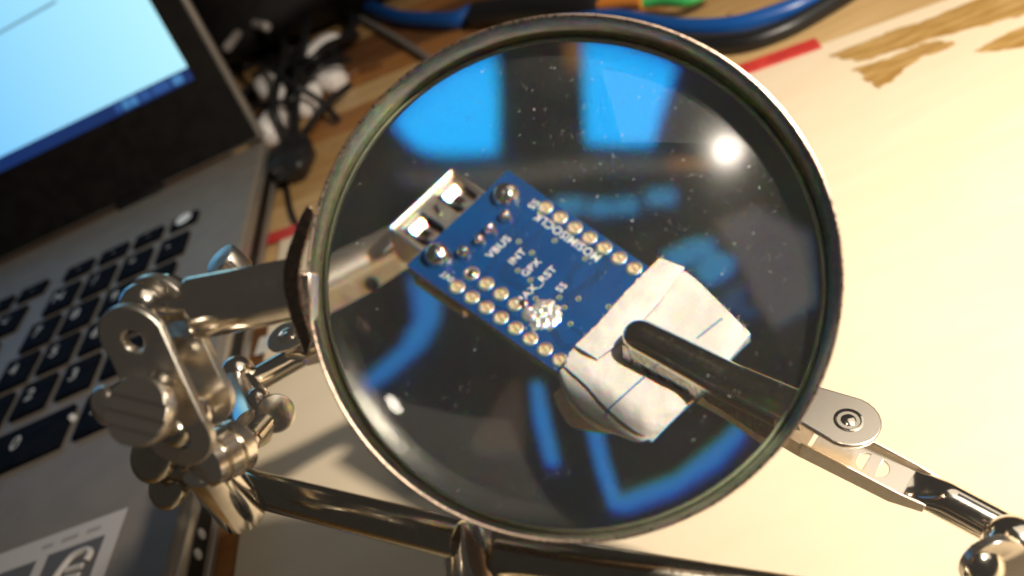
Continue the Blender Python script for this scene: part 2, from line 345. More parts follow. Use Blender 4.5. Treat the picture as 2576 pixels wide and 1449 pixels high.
cable('grey_cable', [(780, -40, 3), (880, 30, 3), (960, 76, 3), (1050, 130, 3), (1120, 180, 3)], 2.6, GREYC, 'dark grey cable running slantwise towards the top left of the lens')
cable('thin_black_cable', [(705, 460), (720, 470), (730, 520), (745, 560), (775, 590), (800, 600)], 1.4, BLACKC, 'thin black cable hanging in a loop beside the laptop corner')
cable('black_lead', [(790, -30, 26), (770, 80, 24), (752, 180, 20), (742, 260, 16), (740, 330, 10), (735, 400, 7)], 3.4, BLACKC, 'black lead crossing in front of the white plugs')
cable('black_lead', [(880, 215, 8), (820, 262, 10), (790, 300, 8), (760, 345, 6), (740, 390, 6)], 2.4, BLACKC, 'black lead curving below the white plugs to the black plug')
cable('black_lead', [(620, 285, 20), (660, 262, 22), (720, 255, 22), (750, 235, 22), (800, 172, 22), (880, 150, 20)], 1.9, BLACKC, 'thin black lead slung across the middle of the white plugs')
cable('black_lead', [(600, 150, 12), (680, 175, 26), (740, 215, 26), (800, 250, 12), (850, 300, 4)], 2.2, BLACKC, 'thin black lead crossing down over the white plugs towards the bench')
cable('black_lead', [(690, 60, 10), (720, 130, 26), (700, 200, 26), (690, 270, 24), (720, 350, 6)], 2.4, BLACKC, 'black lead running down over the two plugs at the lid edge')
cable('black_lead', [(900, 90, 6), (830, 110, 24), (780, 150, 26), (730, 150, 22), (640, 190, 10)], 2.6, BLACKC, 'black lead sweeping left over the farthest white plug')
cable('brown_lead', [(780, 330, 2), (820, 270, 2), (880, 190, 2), (960, 160, 2)], 2.2, WOODS[2], 'brown lead on the bench along the right of white plugs')
pl_ = tag(lump('black_plug', bp(732, 400, 9), (14, 20, 9), 8.3, BLACKC, amp=.2), 'black plug body at the laptop corner below the white plugs', 'plug')
for i, (c_, rr_, lab) in enumerate((((672, 262), 30, 'coil of black cable around the white plugs beside the laptop lid'), ((760, 180), 26, 'coil of black cable lying behind the white plugs'), ((640, 120), 34, 'wide coil of black cable at the back behind the lid'), ((790, 120), 40, 'loose black cable coil under the grey cable at the top'))):
    o_c = on_z(*c_, 4); pts = []
    for k in range(61):
        an = k / 60 * 2 * math.pi * 2.6; q_ = rr_ * (1 - .12 * math.sin(k * .37 + i)) * (1 - .1 * k / 60)
        pts.append(o_c + np.array([q_ * math.cos(an + i), q_ * 1.7 * math.sin(an + i), 1.5 * math.sin(k * .8) + k * .12]))
    tag(MB().tube(smoothpath(pts, 3), 3.4, 8).build('cable_coil', BLACKC, None, o_c, angle=80), lab, 'cable coil', 'black cable coils')
whites = [((684, 222), (10, 18, 10), .3, 'largest white plug leaning against the laptop lid edge'),
          ((694, 318), (8.5, 17, 9), -.15, 'wedge shaped white plug, the lowest one by the lid edge'),
          ((812, 132), (11, 19, 9), -.9, 'long white plug farthest from the laptop'),
          ((834, 200), (10, 12, 8), .5, 'stubby white plug beside the orange stave'),
          ((776, 252), (6, 14, 8), -.35, 'slim oval white plug between two black leads'),
          ((738, 176), (5, 8, 6), 0, 'tiny white plug tip behind the black lead')]
for i, ((x, y), hs, ro, lab) in enumerate(whites):
    tag(lump('white_plug', bp(x, y, hs[2]), tuple(1.05 * h for h in hs), 20.7 + i * 5, WHITEP, amp=.22, freq=.9, rot=ro), lab, 'plug', 'white plugs in the cable heap')
def stick(p0, p1, r, lab):
    tag(MB().rod(on_z(*p0, 40), on_z(*p1, 40), r, 14, r * .5).build('grey_plug_end', WHITEG), lab, 'plug', 'grey plug ends behind the lid')
WHITEG = mat('grey_plug', (.30, .27, .25), .4)
stick((615, 62), (650, -10), 4.2, 'upright grey plug end behind the laptop lid')
stick((560, 44), (672, 68), 3.6, 'horizontal grey plug end behind the laptop lid')
stick((570, 122), (600, 84), 3.4, 'lowest slanting grey plug end behind the laptop lid')

# ------------------------------------------------------------------ laptop
lap = thing('laptop', (-300, 310, 0), 'grey laptop with black keys and lit light blue screen on the left', 'laptop')
xa = np.array([1.0, 0, 0]); ya = np.array([0, 1.0, 0])
XR, YH = -130.0, 477.0
MB().box((XR - 180, 290, 10.5), (xa, ya, ez), (180, 187, 9.5)).build('base', GREYP, lap, bevel=2.6, seg=3)
# right side of the base: trims, recess, ports
MB().box((XR - .3, 290, 16.4), (xa, ya, ez), (.7, 180, 1.6)).build('side_trim', SILVERP, lap, bevel=.5)
MB().box((XR - .3, 290, 10.6), (xa, ya, ez), (.55, 180, 3.0)).build('port_recess', BLACKP, lap, bevel=.2)
MB().box((XR - .2, 290, 4.4), (xa, ya, ez), (.8, 180, 1.5)).build('bottom_trim', SILVERP, lap, bevel=.5)
for y in (186, 178.5): MB().lathe((XR + .2, y, 11.5), xa, [(0, 1.7), (.5, 1.7), (.9, 1.1)], 16).build('status_light', LEGEND, lap)
MB().box((XR + .3, 158, 10.4), (xa, ya, ez), (.5, 9, 2.3)).build('port', SILVERP, lap, bevel=.3)
# keyboard
rows = [(406, 6.0), (380, 10.8), (351, 10.8), (323, 10.8), (294.5, 10.8), (262, 12)]
pad = {0: ['', '•', '▫', '▪', '◦', '∙'], 1: ['-', '*', '/', 'N'], 2: ['+', '9', '8', '7'], 3: ['+', '6', '5', '4'], 4: ['<', '3', '2', '1'], 5: ['.', '0']}
keyrows = ['', '-*/N<=-0987', '+987][POIUY', "+654'#;LKJH", '<321^/.,MN', '.0>v<^ ']
keymesh = {}
for ri, (ky, hh) in enumerate(rows):
    sk = (ky - 406) * .066
    for ci in range(12):
        kx = -168.5 - ci * 20.2 + sk - (7 if ci > 3 else 0) - (ri * 3 if ci > 3 else 0); hx = 7.5
        if ri == 5 and ci == 1: kx -= 10.1; hx = 17.6
        if ri == 5 and ci > 1: kx -= 20.2
        loc = np.array([kx, ky, 20.8])
        key_ = (hx, hh)
        if key_ not in keymesh: keymesh[key_] = k = MB().box(loc, (xa, ya, ez), (hx, hh, 1.3)).build('key', KEYM, lap, loc, bevel=.8)
        else: k = put('key', keymesh[key_], lap, loc)
        if ri == 0 and ci == 0:
            MB().lathe(loc + np.array([0, 1, 1.32]), ez, [(0, 5.4), (.05, 5.4)], 24, squash=.8).build('legend', mat('lit_legend', (.85, .85, .85), .6), k)
        else:
            if ri == 0: t = '-'
            else: t = keyrows[ri][min(ci, len(keyrows[ri]) - 1)]
            if t.strip():
                off = np.array([-hx * .25 if ri else 0, hh * .12, 1.34]); sz = 8.5 if ri else 5
                letters(t, sz, lambda x, y: loc + off + xa * x + ya * y * 1.25, 'legend', LEGEND, k, bold=.03)
# status lights in the keyboard gaps and the sticker on the palm rest
for x, y in ((-191.5, 266), (-231, 324)): MB().lathe((x + 1, y, 20.02), ez, [(0, 1.6), (1.6, 1.5), (1.9, .8)], 14).build('key_light', LEGEND, lap)
sx = np.array([.995, -.10, 0]); sy = np.array([.06, .998, 0]); s0 = np.array([-151.6, 200.9, 20.05])
def st(x, y, z=0): return s0 + sx * x + sy * y + ez * z
stk = MB().prism([st(0, 0), st(-75, 0), st(-75, -60), st(0, -60)], (0, 0, .15)).build('sticker', STICK, lap)
MB().prism([st(-5, -8.5, .16), st(-25, -8.5, .16), st(-25, -48, .16), st(-5, -48, .16)], (0, 0, .05)).build('emblem_panel', STICKD, stk)
MB().prism([st(-29, -9, .16), st(-60, -9, .16), st(-60, -48, .16), st(-29, -48, .16)], (0, 0, .05)).build('emblem_panel', STICKD, stk)
for pth, r in (([(-19, -23), (-17, -17), (-14.5, -13), (-10, -12.4), (-8, -14.5), (-8.5, -17)], 1.1), ([(-19, -23), (-24, -20.5)], 1.1), ([(-15, -18), (-9, -18.5)], 1.0), ([(-14, -21.5), (-9, -21.8)], 1.0), ([(-15.5, -25), (-9, -25.2)], 1.0), ([(-19, -23), (-20, -29), (-19, -33)], 1.1)):
    MB().tube([st(x, y, .3) for x, y in (smoothpath([np.array([*p, 0]) for p in pth], 4) and [tuple(q[:2]) for q in smoothpath([np.array([*p, 0]) for p in pth], 4)])], r, 8).build('emblem_stroke', STICK, stk)
SPR = mat('sticker_print', (.30, .28, .28), .6)
for x0_, x1_ in ((-8, -13), (-16, -22), (-25, -29)): MB().prism([st(x0_, -3.6, .16), st(x1_, -3.6, .16), st(x1_, -5.2, .16), st(x0_, -5.2, .16)], (0, 0, .04)).build('print_line', SPR, stk)
# lid
TL = math.radians(12); lu = np.array([0, math.sin(TL), math.cos(TL)]); ln = np.array([0, math.cos(TL), -math.sin(TL)])   # up along lid, away from viewer
L0 = np.array([0, YH, 20.0])
def LD(x, s, o=0): return L0 + xa * x + lu * s + ln * o
MB().box(LD(XR - 175, 118, 4.2), (xa, lu, ln), (175, 117, 3.2)).build('lid_shell', vary(mat('lid_grey', (.24, .21, .185), .4, .3), (.20, .18, .16), 60), lap, bevel=1.2)
MB().box(LD(XR - 176, 118, .35), (xa, lu, ln), (173.2, 115.5, .8)).build('bezel', BLACKP, lap, bevel=.5)
SCR = emit('screen_light', (.20, .62, 1.0), 1.05); b = SCR.node_tree.nodes['Principled BSDF']
tc = nd(SCR, 'ShaderNodeTexCoord'); sp = nd(SCR, 'ShaderNodeSeparateXYZ'); lk(SCR, tc.outputs['Generated'], sp.inputs[0])
rp = nd(SCR, 'ShaderNodeValToRGB'); lk(SCR, sp.outputs[0], rp.inputs[0])
rp.color_ramp.elements[0].position = .45; rp.color_ramp.elements[0].color = (.10, .46, .98, 1); rp.color_ramp.elements[1].position = 1; rp.color_ramp.elements[1].color = (.46, .88, 1, 1)
lk(SCR, rp.outputs[0], b.inputs['Emission Color'])
scr = MB().prism([LD(-148, 52.2, -.5), LD(-460, 52.2, -.5), LD(-460, 215, -.5), LD(-148, 215, -.5)], ln * .2).build('display', SCR, lap)
TASK = emit('taskbar_light', (.012, .07, .35), .35); ICON = emit('icon_light', (.10, .38, .85), .55); ICON2 = emit('icon_light_dim', (.04, .16, .55), .5); WIN = emit('window_line', (.25, .50, .62), .6)
tb = MB().prism([LD(-148, 45, -.55), LD(-460, 45, -.55), LD(-460, 52.1, -.55), LD(-148, 52.1, -.55)], ln * .2).build('taskbar', TASK, lap)
for x, wd_, m in ((-156.5, 3.0, ICON), (-167, 5.2, ICON2), (-177, 3.2, ICON2), (-184, 2.2, ICON), (-189, 2.2, ICON), (-194, 1.6, ICON2)):
    MB().prism([LD(x - wd_, 46.2, -.6), LD(x + wd_, 46.2, -.6), LD(x + wd_, 51, -.6), LD(x - wd_, 51, -.6)], ln * .04).build('icon', m, tb)
MB().prism([LD(-192, 109, -.56), LD(-260, 106, -.56), LD(-260, 107.4, -.56), LD(-192, 110.4, -.56)], ln * .05).build('window_line', WIN, scr)
MB().rod(LD(-196, -2.2, 0), LD(-224, -2.2, 0), 6.5, 20, 1).build('hinge', BLACKP, lap)

# ------------------------------------------------------------------ dark tablet added beneath the lens to imitate its dark view and blue glints
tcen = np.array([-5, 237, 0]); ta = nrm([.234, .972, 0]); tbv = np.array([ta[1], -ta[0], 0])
tab = thing('glint_panel', tcen + ez * 1.5, 'added dark tablet screen with glowing blue shapes seen through the magnifying lens', 'glint_panel')
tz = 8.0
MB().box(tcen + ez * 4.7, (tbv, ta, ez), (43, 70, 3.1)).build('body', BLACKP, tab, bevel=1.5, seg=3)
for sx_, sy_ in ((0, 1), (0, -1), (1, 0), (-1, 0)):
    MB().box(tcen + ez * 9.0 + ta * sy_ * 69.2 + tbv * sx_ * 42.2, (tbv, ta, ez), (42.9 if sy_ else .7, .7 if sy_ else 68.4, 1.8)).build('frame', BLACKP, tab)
MB().box(tcen + ez * 7.75, (tbv, ta, ez), (41.5, 68.5, .2)).build('screen', GLASSB, tab)  # dark sheet standing in for the dark view through the lens
BL1 = emit('blue_glint', (.0, .40, .93), 1.25); BL2 = emit('blue_glint_outline', (.012, .18, .52), .85); BL3 = emit('blue_glint_dash', (.03, .30, .60), .6); BL4 = emit('blue_glint_dim', (.02, .13, .34), .3); OR1 = emit('orange_glint', (.55, .22, .03), .5); GR1 = emit('dim_glint_bar', (.10, .085, .065), .6); GR2 = emit('dim_glint_patch', (.13, .115, .12), .55); BR1 = emit('brown_glint_patch', (.06, .035, .022), .55)  # emissive colours imitating glints and reflections in the magnifier
def glow(pxs, m, h=.0, name='glint_shape'):
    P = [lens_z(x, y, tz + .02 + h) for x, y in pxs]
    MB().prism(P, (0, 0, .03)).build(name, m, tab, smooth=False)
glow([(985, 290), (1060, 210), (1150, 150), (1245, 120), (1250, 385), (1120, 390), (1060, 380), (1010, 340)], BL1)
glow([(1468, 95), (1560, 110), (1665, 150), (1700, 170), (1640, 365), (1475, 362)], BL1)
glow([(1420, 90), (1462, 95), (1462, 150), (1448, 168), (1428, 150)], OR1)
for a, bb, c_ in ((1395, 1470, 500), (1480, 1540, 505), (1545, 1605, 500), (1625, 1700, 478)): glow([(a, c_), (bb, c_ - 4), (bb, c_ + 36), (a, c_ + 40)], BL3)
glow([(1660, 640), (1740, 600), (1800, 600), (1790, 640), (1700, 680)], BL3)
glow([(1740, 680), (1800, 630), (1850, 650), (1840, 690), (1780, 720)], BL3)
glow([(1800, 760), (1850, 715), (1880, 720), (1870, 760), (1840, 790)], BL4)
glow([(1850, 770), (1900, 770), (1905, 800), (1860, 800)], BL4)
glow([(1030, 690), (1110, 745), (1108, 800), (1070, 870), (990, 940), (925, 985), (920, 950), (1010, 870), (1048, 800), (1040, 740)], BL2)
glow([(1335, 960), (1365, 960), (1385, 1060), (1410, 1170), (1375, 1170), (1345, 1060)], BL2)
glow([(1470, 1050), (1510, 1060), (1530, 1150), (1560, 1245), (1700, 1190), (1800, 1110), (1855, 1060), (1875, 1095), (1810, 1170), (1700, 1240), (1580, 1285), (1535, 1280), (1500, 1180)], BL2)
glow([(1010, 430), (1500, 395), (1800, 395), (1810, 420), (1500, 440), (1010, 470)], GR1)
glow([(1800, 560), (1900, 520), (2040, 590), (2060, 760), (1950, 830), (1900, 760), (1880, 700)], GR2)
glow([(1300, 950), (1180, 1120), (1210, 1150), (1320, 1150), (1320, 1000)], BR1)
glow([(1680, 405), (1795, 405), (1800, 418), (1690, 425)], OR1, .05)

MB().box(tcen + ez * (tz + 2.3), (tbv, ta, ez), (41.5, 68.5, .2)).build('diffuser_film', FILM, tab)  # diffuser added to soften the emissive glint shapes below

# ------------------------------------------------------------------ circuit board
KB = 1.1545
PB = np.array([[0.6705783793688672, -0.4941771733393102, -0.5538795523156571], [-0.7062173815200641, -0.6541533372377785, -0.2726268904925218], [-0.2275961714551738, 0.5739770655127177, -0.7876575941063201]])
PO = np.array([3.922547604795156, 17.11604845847123, 187.0])
BU, BV, BW = [wd(x) for x in PB]
def PW(u, v, w=0.0): return wp(PO) + KB * (u * BU + v * BV + w * BW)
def pl(px, py, w=0.0):
    c = lens_plane(px, py, PO + KB * w * PB[2], PB[2]); q = (c - PO) @ PB.T / KB; return q[0], q[1]
def LP(px, py, w=0.0): u, v = pl(px, py, w); return PW(u, v, w)
pcb = thing('circuit_board', PW(18, 9, -1), 'blue circuit board held under the lens between two metal clips', 'circuit board')
BWD, BLN = 17.9, 40.0
b = MB(); q = [PW(0, 0), PW(0, BWD), PW(BLN, BWD), PW(BLN, 0)]; d = -1.5 * KB * BW
b.add(q + [p + d for p in q], [(0, 3, 2, 1), (4, 5, 6, 7)], 0); b.add(q + [p + d for p in q], [(i, (i + 1) % 4, 4 + (i + 1) % 4, 4 + i) for i in range(4)], 1)
b.build('board', [MASKB, FR4], pcb, smooth=False, bevel=.08)
MB().box(PW(5.0, BWD - .9, -2.4), (BU, BV, BW), (4.2 * KB, 1.0 * KB, .75 * KB)).build('header_strip', TAN, pcb, bevel=.1)
US, US2 = 7.6827, 7.2493
padspots = [(US + 2.54 * i, 1.27) for i in range(9)] + [(US2 + 2.54 * i, 16.51) for i in range(9)] + [(US2 + 2.54 * i, 13.97) for i in range(5)]
pm = hm = None; sm = None
for i, (u, v) in enumerate(padspots):
    loc = PW(u, v, .0)
    if pm is None:
        pm = MB().lathe(loc, BW, [(-.3, .72), (.06, .72), (.13, .80), (.14, 1.06), (.07, 1.18), (.02, 1.20)], 28).build('pad', TINRING, pcb, loc); pp = pm
        hm = MB().lathe(loc + BW * .02, BW, [(0, .74), (.02, .74), (.02, 0)], 20).build('pin_socket', TAN, pm, loc)
        sm = MB().box(loc + BW * .05, (nrm(BU + BV * .25), nrm(np.cross(BW, nrm(BU + BV * .25))), BW), (.60, .06, .02)).build('slot', DARKHOLE, pm, loc)
    else:
        pp = put('pad', pm, pcb, loc)
        if i in (18, 22): MB().lathe(loc, BW, [(.0, .72), (.16, .62), (.28, .40), (.22, .0)], 20).build('solder_fill', SOLDER, pp, loc)
        else: put('pin_socket', hm, pp, loc); put('slot', sm, pp, loc)
def blob(px, py, r, h, seed):
    u, v = pl(px, py); c = PW(u, v); prof = [0, .12, .25, .4, .55, .7, .82, .92, 1.0]; vs = []; fs = []; N = 32
    for t in prof[:-1]:
        for k in range(N):
            th = 2 * math.pi * k / N; kk = 1 + .12 * mnoise.noise(Vector((math.cos(th) * 1.1 + seed, math.sin(th) * 1.1, t)))
            rr = r * kk * math.cos(t * math.pi / 2) ** .7; z = h * (math.sin(t * math.pi / 2) + .10 * mnoise.noise(Vector((math.cos(th) * 1.5, math.sin(th) * 1.5, t * 2 + seed))))
            vs.append(c + (BU * math.cos(th) + BV * math.sin(th)) * rr + BW * (z if t else -.05))
    top = len(vs); vs.append(c + BW * h * 1.02); n = len(prof) - 1
    fs = [(i * N + k, i * N + (k + 1) % N, (i + 1) * N + (k + 1) % N, (i + 1) * N + k) for i in range(n - 1) for k in range(N)] + [((n - 1) * N + k, (n - 1) * N + (k + 1) % N, top) for k in range(N)]
    MB().add(vs, fs).build('solder_joint', SOLDER, pcb, c, angle=80)
def R5(x, y): return 943.4 + .5208 * x, 377.3 + .5208 * y
for x, y, r, h in ((635, 225, 1.95, 1.9), (308, 518, 1.95, 2.1), (632, 327, .98, 1.3), (558, 393, .98, 1.4), (508, 442, .90, 1.3), (430, 502, 1.02, 1.4)):
    blob(*R5(x, y), r, h, x * .037)
# smeared solder patch
sc_ = R5(806, 795); su, sv = pl(*sc_); cc = PW(su, sv); vs = [cc + BW * .5]; NR, NT = 14, 64
for i in range(1, NR + 1):
    for k in range(NT):
        th = 2 * math.pi * k / NT; ro = 2.7 * (1 + .30 * mnoise.noise(Vector((math.cos(th) * 1.5 + 4, math.sin(th) * 1.5, 2))) + .20 * mnoise.noise(Vector((math.cos(th) * 5, math.sin(th) * 5, 9))))
        rr = ro * i / NR; p = cc + (BU * math.cos(th) + BV * math.sin(th)) * rr
        z = (.42 + .45 * mnoise.noise(Vector((math.cos(th) * rr * 1.6, math.sin(th) * rr * 1.6, 3))) + .25 * mnoise.noise(Vector((math.cos(th) * rr * 4, math.sin(th) * rr * 4, 7)))) * (1 - (i / NR) ** 5) - (.03 if i == NR else 0)
        vs.append(p + BW * max(z, .04 if i < NR else -.03))
fs = [(0, 1 + k, 1 + (k + 1) % NT) for k in range(NT)] + [(1 + (i - 1) * NT + k, 1 + i * NT + k, 1 + i * NT + (k + 1) % NT, 1 + (i - 1) * NT + (k + 1) % NT) for i in range(1, NR) for k in range(NT)]
MB().add(vs, fs).build('solder_smear', SOLDER_R, pcb, cc, angle=70)
blob(*R5(718, 742), .75, .5, 3.3)
# vias
vm = None
for x, y in ((695, 443), (758, 497), (868, 438), (690, 582), (750, 628), (775, 717), (890, 712), (915, 760), (983, 718), (945, 840), (845, 862), (1015, 525), (1128, 757)):
    u, v = pl(*R5(x, y)); loc = PW(u, v)
    if vm is None:
        vm = vp = MB().lathe(loc, BW, [(0, .20), (.035, .22), (.04, .36), (.02, .42)], 16).build('via', FR4, pcb, loc); vh = MB().lathe(loc, BW, [(.015, .26), (.03, .26), (.03, 0)], 12).build('via_hole', DARKHOLE, vm, loc)
    else: vp = put('via', vm, pcb, loc); put('via_hole', vh, vp, loc)
# copper traces under the mask
def trace(pts, wdt=.26):
    P = [np.array(pl(*R5(*p))) for p in pts]; vs = []; fs = []
    for i, p in enumerate(P):
        t = nrm(P[min(i + 1, len(P) - 1)] - P[max(i - 1, 0)]); n = np.array([-t[1], t[0]]) * wdt / 2
        vs += [PW(*(p + n), .028), PW(*(p - n), .028), PW(*(p + n), -.02), PW(*(p - n), -.02)]
    for i in range(len(P) - 1):
        o = i * 4; fs += [(o, o + 1, o + 5, o + 4), (o, o + 4, o + 6, o + 2), (o + 1, o + 3, o + 7, o + 5)]
    MB().add(vs, fs).build('trace', TRACE, pcb, smooth=False)
for t in ([(590, 500), (570, 540), (545, 580), (520, 610)], [(800, 305), (700, 395), (640, 455)], [(830, 360), (740, 445), (690, 500), (610, 575), (600, 600), (620, 630), (760, 700)], [(690, 510), (625, 590), (640, 620), (790, 690)], [(700, 620), (665, 610), (655, 595), (720, 530)], [(470, 640), (480, 700), (660, 790)],
          [(980, 545), (935, 590), (930, 640), (870, 700)], [(1000, 545), (950, 600), (945, 650), (895, 705)], [(1010, 430), (1110, 530), (1110, 560), (1000, 650), (930, 700), (925, 755)], [(1040, 440), (1125, 525), (1125, 570), (1010, 660), (945, 715)],
          [(850, 870), (870, 895), (870, 920), (910, 955), (960, 955)], [(860, 860), (885, 885), (885, 910), (920, 940), (975, 938)], [(945, 850), (985, 880), (1020, 900)], [(640, 790), (700, 820), (740, 810)], [(1075, 560), (1075, 620), (1040, 660)], [(700, 330), (650, 385), (600, 420)]):
    trace(t)
# white print: text directions follow the board
def print_(txt, px, py, size, along):
    u, v = pl(*R5(px, py))
    d, up = ((0, -1), (-1, 0)) if along == 'v' else ((-1, 0), (0, 1))
    letters(txt, size * 1.14, lambda x, y: PW(u + (d[0] * x + up[0] * y), v + (d[1] * x + up[1] * y), .035), 'lettering', SILK, pcb, bold=.010)
print_('VBUS', 598, 470, 1.35, 'v'); print_('INT', 688, 517, 1.30, 'v'); print_('GPX', 755, 570, 1.25, 'v'); print_('MAX_RST', 778, 655, 1.30, 'v'); print_('SS', 902, 665, 1.25, 'v'); print_('SS', 768, 265, 1.25, 'v')
print_('INT', 350, 612, 1.05, 'u'); print_('MOSIMISOCLK', 930, 420, 1.42, 'u')

# USB socket on the far side of the board
W0 = -1.75
def R2(x, y): return 974.8 + .1953 * x, 408.8 + .1953 * y
ua, va = pl(*R2(830, 90), W0); ub, vb = pl(*R2(15, 870), W0); uf = (ua + ub) / 2; v0, v1 = min(va, vb), max(va, vb)
def rect(u0, u1, w0, w1, w): return [PW(u0, w0, w), PW(u1, w0, w), PW(u1, w1, w), PW(u0, w1, w)]
def rrect(cu, cv, hu, hv, w, r=.5, n=4):
    o = []
    for sx_, sy_, a0 in ((1, 1, 0), (-1, 1, 90), (-1, -1, 180), (1, -1, 270)):
        for k in range(n + 1):
            a = math.radians(a0 + 90 * k / n); o.append(PW(cu + sx_ * (hu - r) + r * math.cos(a), cv + sy_ * (hv - r) + r * math.sin(a), w))
    return o
cA = pl(*R2(870, 410), W0); cB = pl(*R2(440, 840), W0)
shell = MB().holed(rect(uf, 9, v0, v1, W0), [rrect(cA[0] + .35, cA[1], 2.1, 1.75, W0), rrect(cB[0] + .35, cB[1], 2.1, 1.75, W0)], -BW * .35).build('usb_shell', STEEL, pcb, bevel=.08)
for vv in (v0 + .15, v1 - .15): MB().box(PW((uf + 9) / 2, vv, W0 - 2.9), (BU, BV, BW), ((9 - uf) / 2 * KB, .17 * KB, 2.8 * KB)).build('usb_side', STEEL, pcb, bevel=.1)
MB().box(PW((uf + 9) / 2, (v0 + v1) / 2, W0 - 5.6), (BU, BV, BW), ((9 - uf) / 2 * KB, (v1 - v0) / 2 * KB, .2 * KB)).build('usb_floor', STEEL, pcb)
MB().box(PW((uf + 10) / 2, (v0 + v1) / 2, W0 - 3.2), (BU, BV, BW), ((8.4 - uf) / 2 * KB, (v1 - v0 - 1.2) / 2 * KB, .5 * KB)).build('usb_tongue', BLACKP, pcb, bevel=.1)
MB().lathe(PW(uf + .1, v0 + .3, W0 + .12), BV, [(0, .28), ((v1 - v0 - .6) * KB, .28)], 12).build('usb_lip', STEEL, pcb)
for vv in (v0 + .2, v1 - .2): MB().rod(PW(uf + .2, vv, W0 + .1), PW(-.2, vv, W0 + .1), .26, 12, .05).build('usb_lip', STEEL, pcb)
for cu_, cv_ in (cA, cB):
    def fn(a, t):
        uu = cu_ - 1.5 + 3.9 * a; dz = -.25 - .75 * math.sin(math.pi * min(a * 1.15, 1)) ** 2
        return PW(uu, cv_ + (t - .5) * (2.3 - .9 * a), W0 + dz)
    MB().sheet(fn, 14, 4, .22, BW).build('usb_spring', STEEL, pcb)
    MB().box(PW(cu_ + .9, cv_ + .25, W0 - .22), (BU, BV, BW), (.75, .62, .12)).build('usb_contact', BLACKP, pcb, bevel=.06)
cm = pl(*R2(650, 620), W0); MB().box(PW(cm[0], cm[1], W0 + .12), (nrm(BU + BV * .4), nrm(BV - BU * .4), BW), (.9, .28, .14)).build('usb_latch', NICKEL, pcb, bevel=.08)

# ------------------------------------------------------------------ folded paper over the end of the board
paper = thing('folded_paper', PW(32, 9, 0), 'folded white lined paper wrapped round the end of the blue circuit board', 'paper')
NET = [[(1664, 652, 2.3), (1592, 728, 2.2), (1505, 822, 2.3), (1440, 878, 2.2), (1420, 920, 2.0)],
       [(1735, 690, 2.0), (1650, 790, 1.5), (1565, 880, 1.9), (1500, 940, 2.2), (1472, 966, 2.1)],
       [(1795, 745, 2.0), (1715, 840, 1.5), (1630, 940, 1.9), (1560, 1000, 2.2), (1525, 1024, 2.0)],
       [(1850, 800, 2.0), (1780, 895, 1.9), (1695, 985, 2.0), (1625, 1050, 2.0), (1592, 1079, 1.4)],
       [(1888, 838, 1.4), (1815, 925, 1.6), (1750, 995, 1.5), (1685, 1062, 1.0), (1640, 1110, .0)]]
NET = np.array(NET, float)
def net(a, b_, N_=NET):
    n = N_.shape[0] - 1
    def cr(P, t):
        t = min(max(t, 0), 1) * (len(P) - 1); i = min(int(t), len(P) - 2); t -= i
        p0 = P[i - 1] if i else 2 * P[0] - P[1]; p3 = P[i + 2] if i + 2 < len(P) else 2 * P[-1] - P[-2]; p1, p2 = P[i], P[i + 1]
        return .5 * (2 * p1 + (p2 - p0) * t + (2 * p0 - 5 * p1 + 4 * p2 - p3) * t * t + (3 * p1 - p0 - 3 * p2 + p3) * t ** 3)
    return cr([cr(list(N_[i]), b_) for i in range(n + 1)], a)
def crumple(q, k=.10, f=.035, sd=0.0): return q + np.array([0, 0, k * mnoise.noise(Vector((q[0] * f, q[1] * f, sd))) + .4 * k * mnoise.noise(Vector((q[0] * f * 3, q[1] * f * 3, sd)))])
def ragged(a, q, sd): # torn edge
    if a < .02: q = q + np.array([3.2 * mnoise.noise(Vector((q[1] * .12, sd, 0))) + 2 * mnoise.noise(Vector((q[1] * .5, sd, 2))), 2.6 * mnoise.noise(Vector((q[1] * .13, sd, 5))), 0])
    return q
def psheet(N_, sd, nu=44, nv=44, th=.22, torn=True, nm='paper_layer', k=.13):
    def fn(a, b_):
        q = crumple(net(a, b_, N_), k, .03, sd); q = ragged(a, q, sd) if torn else q; return LP(*q)
    return MB().sheet(fn, nu, nv, th, -BW).build(nm, PAPER, paper, angle=50)
psheet(NET, 1.0)
FL = np.array([[(1660, 648, 3.2), (1585, 722, 3.0), (1505, 812, 3.0), (1447, 868, 2.7)], [(1690, 660, 3.4), (1620, 742, 3.1), (1540, 830, 3.0), (1475, 885, 2.8)], [(1722, 672, 2.9), (1655, 762, 2.3), (1570, 850, 2.4), (1502, 902, 2.5)]], float)
psheet(FL, 4.0, 16, 44, nm='paper_flap')
RL = np.array([[(1445, 905, 1.6), (1426, 918, 1.6), (1408, 932, 1.4), (1402, 945, .4)], [(1496, 985, 1.6), (1470, 997, 1.6), (1442, 1008, 1.3), (1436, 1016, .0)], [(1552, 1048, 1.4), (1526, 1060, 1.3), (1500, 1066, .9), (1494, 1070, -.6)], [(1630, 1104, .6), (1610, 1110, .4), (1588, 1106, -.2), (1582, 1100, -1.4)]], float)
psheet(RL, 7.0, 40, 14, nm='paper_fold', k=.06)
UF = np.array([[(1392, 992, -2.6), (1422, 960, -2.4), (1440, 940, -2.4)], [(1414, 1042, -3.0), (1455, 1015, -2.8), (1480, 985, -2.6)], [(1446, 1072, -3.2), (1504, 1066, -3.0), (1530, 1045, -2.6)], [(1530, 1088, -3.2), (1565, 1092, -2.8), (1590, 1098, -2.2)]], float)
psheet(UF, 9.0, 30, 12, nm='paper_underside', k=.2)
